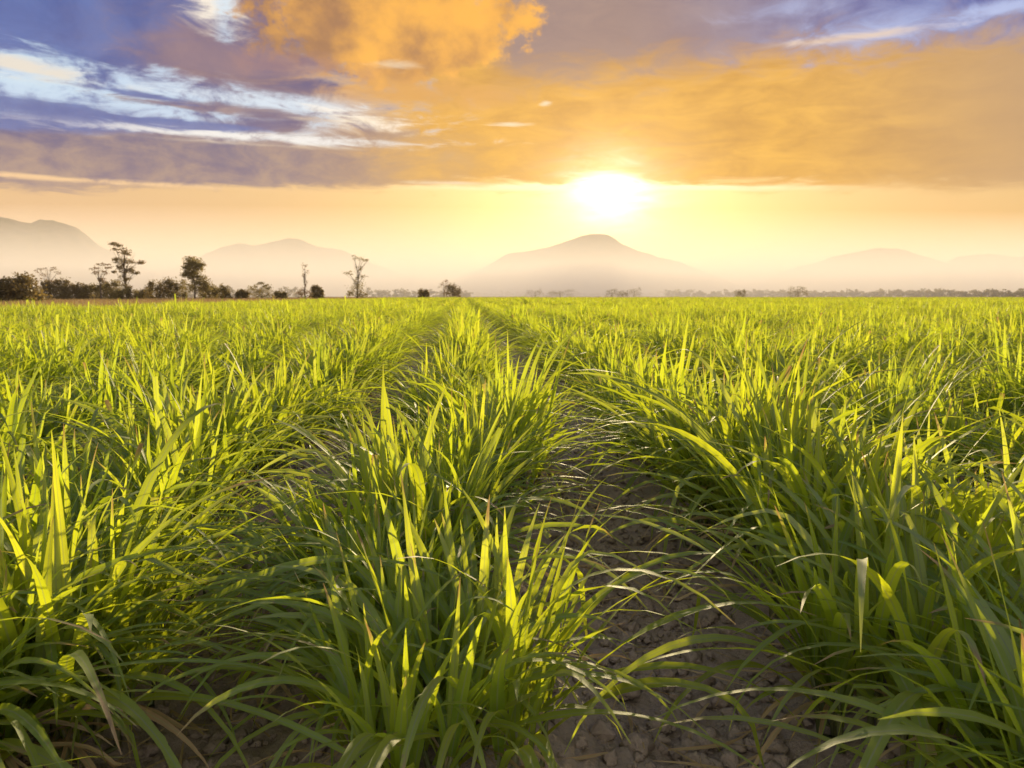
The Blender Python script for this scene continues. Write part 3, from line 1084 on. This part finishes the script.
# top right violet-blue bank
sky = t.mix(t.m('MULTIPLY', t.smooth(t.m('ADD', t.m('SUBTRACT', el, t.m('MULTIPLY', t.m('ABSOLUTE', t.m('SUBTRACT', az, 26.0)), -0.03)), t.m('MULTIPLY', t.m('SUBTRACT', fine, 0.5), 7.0)), 14.6, 18.2), t.smooth(az, 1.0, 4.0)), sky,
            t.mix(t.smooth(az, 10.0, 34.0), t.mix(fine, srgb(120, 105, 122), srgb(176, 150, 140)), t.mix(t.smooth(puff, 0.3, 0.7), (0.03, 0.09, 0.40), (0.20, 0.28, 0.60))))
for b, f in ((blob(870, 34, 110, 20, 1.6, 1.5, fine, -0.03), 0.8), (blob(1010, 6, 70, 9, 0.8, 0.9, fine), 0.8), (blob(790, 8, 70, 12, 1.4, 1.4, fine, -0.05), 0.5)):
    sky = t.mix(t.m('MULTIPLY', b, f), sky, srgb(185, 205, 250))
sky = t.mix(t.m('MULTIPLY', blob(830, 40, 100, 5, 1.5, 1.4, fine), 0.7), sky, srgb(250, 215, 170))

# left: grey band, blue bank
leftbank = t.m('MULTIPLY', t.smooth(t.m('ADD', az, t.m('MULTIPLY', t.m('SUBTRACT', fine, 0.5), 22.0)), -4.0, -14.0), t.smooth(t.m('ADD', elp, t.m('MULTIPLY', t.m('SUBTRACT', wisp, .5), 1.5)), 11.0, 12.0))
sky = t.mix(leftbank, sky, t.mix(t.smooth(t.m('ADD', az, t.m('MULTIPLY', fine, 8.0)), -24, -6), blue, mauve))
band = t.m('MULTIPLY', t.m('MULTIPLY', t.smooth(t.m('ADD', elp, t.m('MULTIPLY', t.m('SUBTRACT', wisp, 0.5), 2.8)), 7.7, 8.6),
                           t.smooth(t.m('ADD', elp, t.m('MULTIPLY', t.m('SUBTRACT', fine, 0.5), 1.6)), 12.3, 11.7)),
           t.smooth(t.m('ADD', az, t.m('MULTIPLY', t.m('SUBTRACT', fine, 0.5), 20)), 6.0, -10.0))
sky = t.mix(t.m('MULTIPLY', band, 0.93), sky, t.mix(t.smooth(az, -16.0, 4.0), grey, (0.70, 0.42, 0.15)))
sky = t.mix(blob(215, 60, 95, 34, 0.5, 0.6, fine, 0.15), sky, t.mix(puff, srgb(80, 80, 132), srgb(160, 130, 138)))
for (cx, cy, rx, ry, tl, tx, f, c) in ((140, 99, 270, 24, 0.0, fine, 0.95, (0.58, 0.78, 1.0)), (50, 74, 130, 19, 0.13, wisp, 1.0, (0.60, 0.82, 1.0)), (20, 66, 120, 9, 0.1, wisp, 0.6, (1.0, 0.78, 0.52)),
                                       (250, 100, 150, 11, 0.06, wisp, 0.95, (0.72, 0.86, 1.0)), (190, 131, 290, 7, 0.0, wisp, 1.0, (0.95, 0.96, 0.95)),
                                       (368, 122, 62, 10, 0.13, wisp, 1.0, (1.1, 1.0, 0.85)), (212, 8, 46, 22, 0.3, fine, 1.0, (1.0, 0.92, 0.80)),
                                       (225, 20, 14, 30, 0.0, fine, 0.7, (0.6, 0.8, 1.0)), (110, 182, 230, 3, 0.0, wisp, 0.8, (1.1, 0.72, 0.36))):
    sky = t.mix(t.m('MULTIPLY', t.m('MULTIPLY', blob(cx, cy, rx, ry * 1.15, 1.3, 0.9, tx, tl), t.smooth(t.m('ADD', t.m('MULTIPLY', fine, 0.6), t.m('MULTIPLY', puff2, 0.4)), 0.34, 0.54)), f), sky, tuple(1.0 * q for q in c))
for (cx, cy, rx, ry, tl, c) in ((40, 111, 130, 12, 0.0, blue), (225, 109, 130, 7, 0.02, mauve), (285, 84, 110, 8, 0.05, mauve), (150, 121, 150, 5, 0.0, blue), (130, 93, 70, 4, 0.06, blue)):
    sky = t.mix(t.m('MULTIPLY', blob(cx, cy, rx, ry, 1.2, 0.7, wisp, tl), 0.9), sky, c)
# glowing cumulus
sky = t.mix(blob(392, 20, 150, 62, 0.75, 0.28, t.m('ADD', t.m('MULTIPLY', puff, .6), t.m('MULTIPLY', puff2, .4))), sky, orange)
sky = t.mix(t.m('MULTIPLY', blob(300, 66, 75, 16, 0.9, 0.8, puff), 0.6), sky, srgb(160, 120, 122))
sky = t.mix(t.m('MULTIPLY', blob(420, 92, 130, 22, 0.9, 0.9, fine), 0.8), sky, srgb(225, 165, 90))
for (cx, cy, rx, ry, f) in ((395, 66, 30, 6, .6), (510, 124, 26, 3.5, 1.0), (546, 103, 7, 4, .9), (360, 120, 70, 5, .8), (450, 183, 60, 2.6, 0.9), (250, 144, 170, 2.5, .4)):
    sky = t.mix(t.m('MULTIPLY', blob(cx, cy, rx, ry, 1.4, 1.2, wisp), f * 0.8), sky, (1.05, 0.90, 0.66))

# bright gap under the deck and the light round the sun
gap = t.m('MULTIPLY', t.m('MULTIPLY', t.smooth(t.m('ADD', elp, t.m('MULTIPLY', t.m('SUBTRACT', wisp, .5), .8)), 7.75, 8.05), t.smooth(t.m('ADD', elp, t.m('MULTIPLY', t.m('SUBTRACT', wisp, .5), .8)), 8.45, 8.15)),
          t.smooth(t.m('ABSOLUTE', t.m('SUBTRACT', az, 11.5)), 20.0, 5.0))
sky = t.mix(t.m('MULTIPLY', gap, 0.8), sky, (1.5, 1.25, 0.75))
flat = t.m('SQRT', t.m('ADD', t.m('POWER', t.m('DIVIDE', t.m('SUBTRACT', az, SUN_AZ * DEG), 1.35), 2.0), t.m('POWER', t.m('SUBTRACT', el, SUN_EL * DEG), 2.0)))
flat = t.m('ADD', flat, t.m('MULTIPLY', t.m('SUBTRACT', wisp, 0.5), 4.0))
core = t.m('EXPONENT', t.m('DIVIDE', t.m('MAXIMUM', flat, 0.0), -1.2))
wide = t.m('EXPONENT', t.m('DIVIDE', sang, -6.0))
sky = t.mix(t.m('MINIMUM', t.m('MULTIPLY', core, 1.3), 1.0), sky, (3.4, 3.2, 2.5))
sky = t.mix(t.m('MULTIPLY', wide, 0.42), sky, (1.0, 0.52, 0.10), 'ADD')
# unseen bright clouds opposite the sun, added to fill the shaded leaf sides
opp_fill = t.smooth(cosang, 0.25, -0.7)
sky = t.mix(t.m('MULTIPLY', opp_fill, 0.85), sky, t.mix(puff, (1.2, 1.15, 1.1), (2.1, 1.9, 1.65)))
bg = t.new('ShaderNodeBackground')
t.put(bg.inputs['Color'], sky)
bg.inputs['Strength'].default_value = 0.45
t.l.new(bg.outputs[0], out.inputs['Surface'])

# ------------------------------------------------------------------ sun, camera, render
sl = bpy.data.lights.new('sun', 'SUN')
sl.energy = 5.0
sl.angle = R(0.6)
sl.color = (1.0, 0.78, 0.45)
so = link('sun', sl)
so.rotation_euler = Vector((sx, sy, sz)).to_track_quat('Z', 'Y').to_euler()

cam = bpy.data.cameras.new('camera')
cam.sensor_width = 36
cam.lens = 36 * FPX / 1024
cam.clip_start = 0.05
cam.clip_end = 20000
cam.dof.use_dof = True
cam.dof.focus_distance = 2.6
cam.dof.aperture_fstop = 6.3
co_ = link('camera', cam)
co_.location = (0, 0, CAM_Z)
co_.rotation_euler = (math.pi / 2 - PITCH, 0, -YAW)
sc.camera = co_

vs = sc.view_settings
vs.view_transform = 'Standard'
vs.look = 'None'
vs.exposure = 1.12
vs.gamma = 1.0
sc.render.engine = 'CYCLES'
cy = sc.cycles
cy.max_bounces = 8
cy.diffuse_bounces = 3
cy.glossy_bounces = 2
cy.transmission_bounces = 4
cy.volume_bounces = 4
cy.transparent_max_bounces = 8
cy.sample_clamp_indirect = 4.0
cy.sample_clamp_direct = 2.2
cy.use_denoising = True
try:
    cy.denoiser = 'OPENIMAGEDENOISE'
    cy.denoising_input_passes = 'RGB_ALBEDO_NORMAL'
except Exception:
    pass
cy.use_adaptive_sampling = True
cy.adaptive_threshold = 0.01
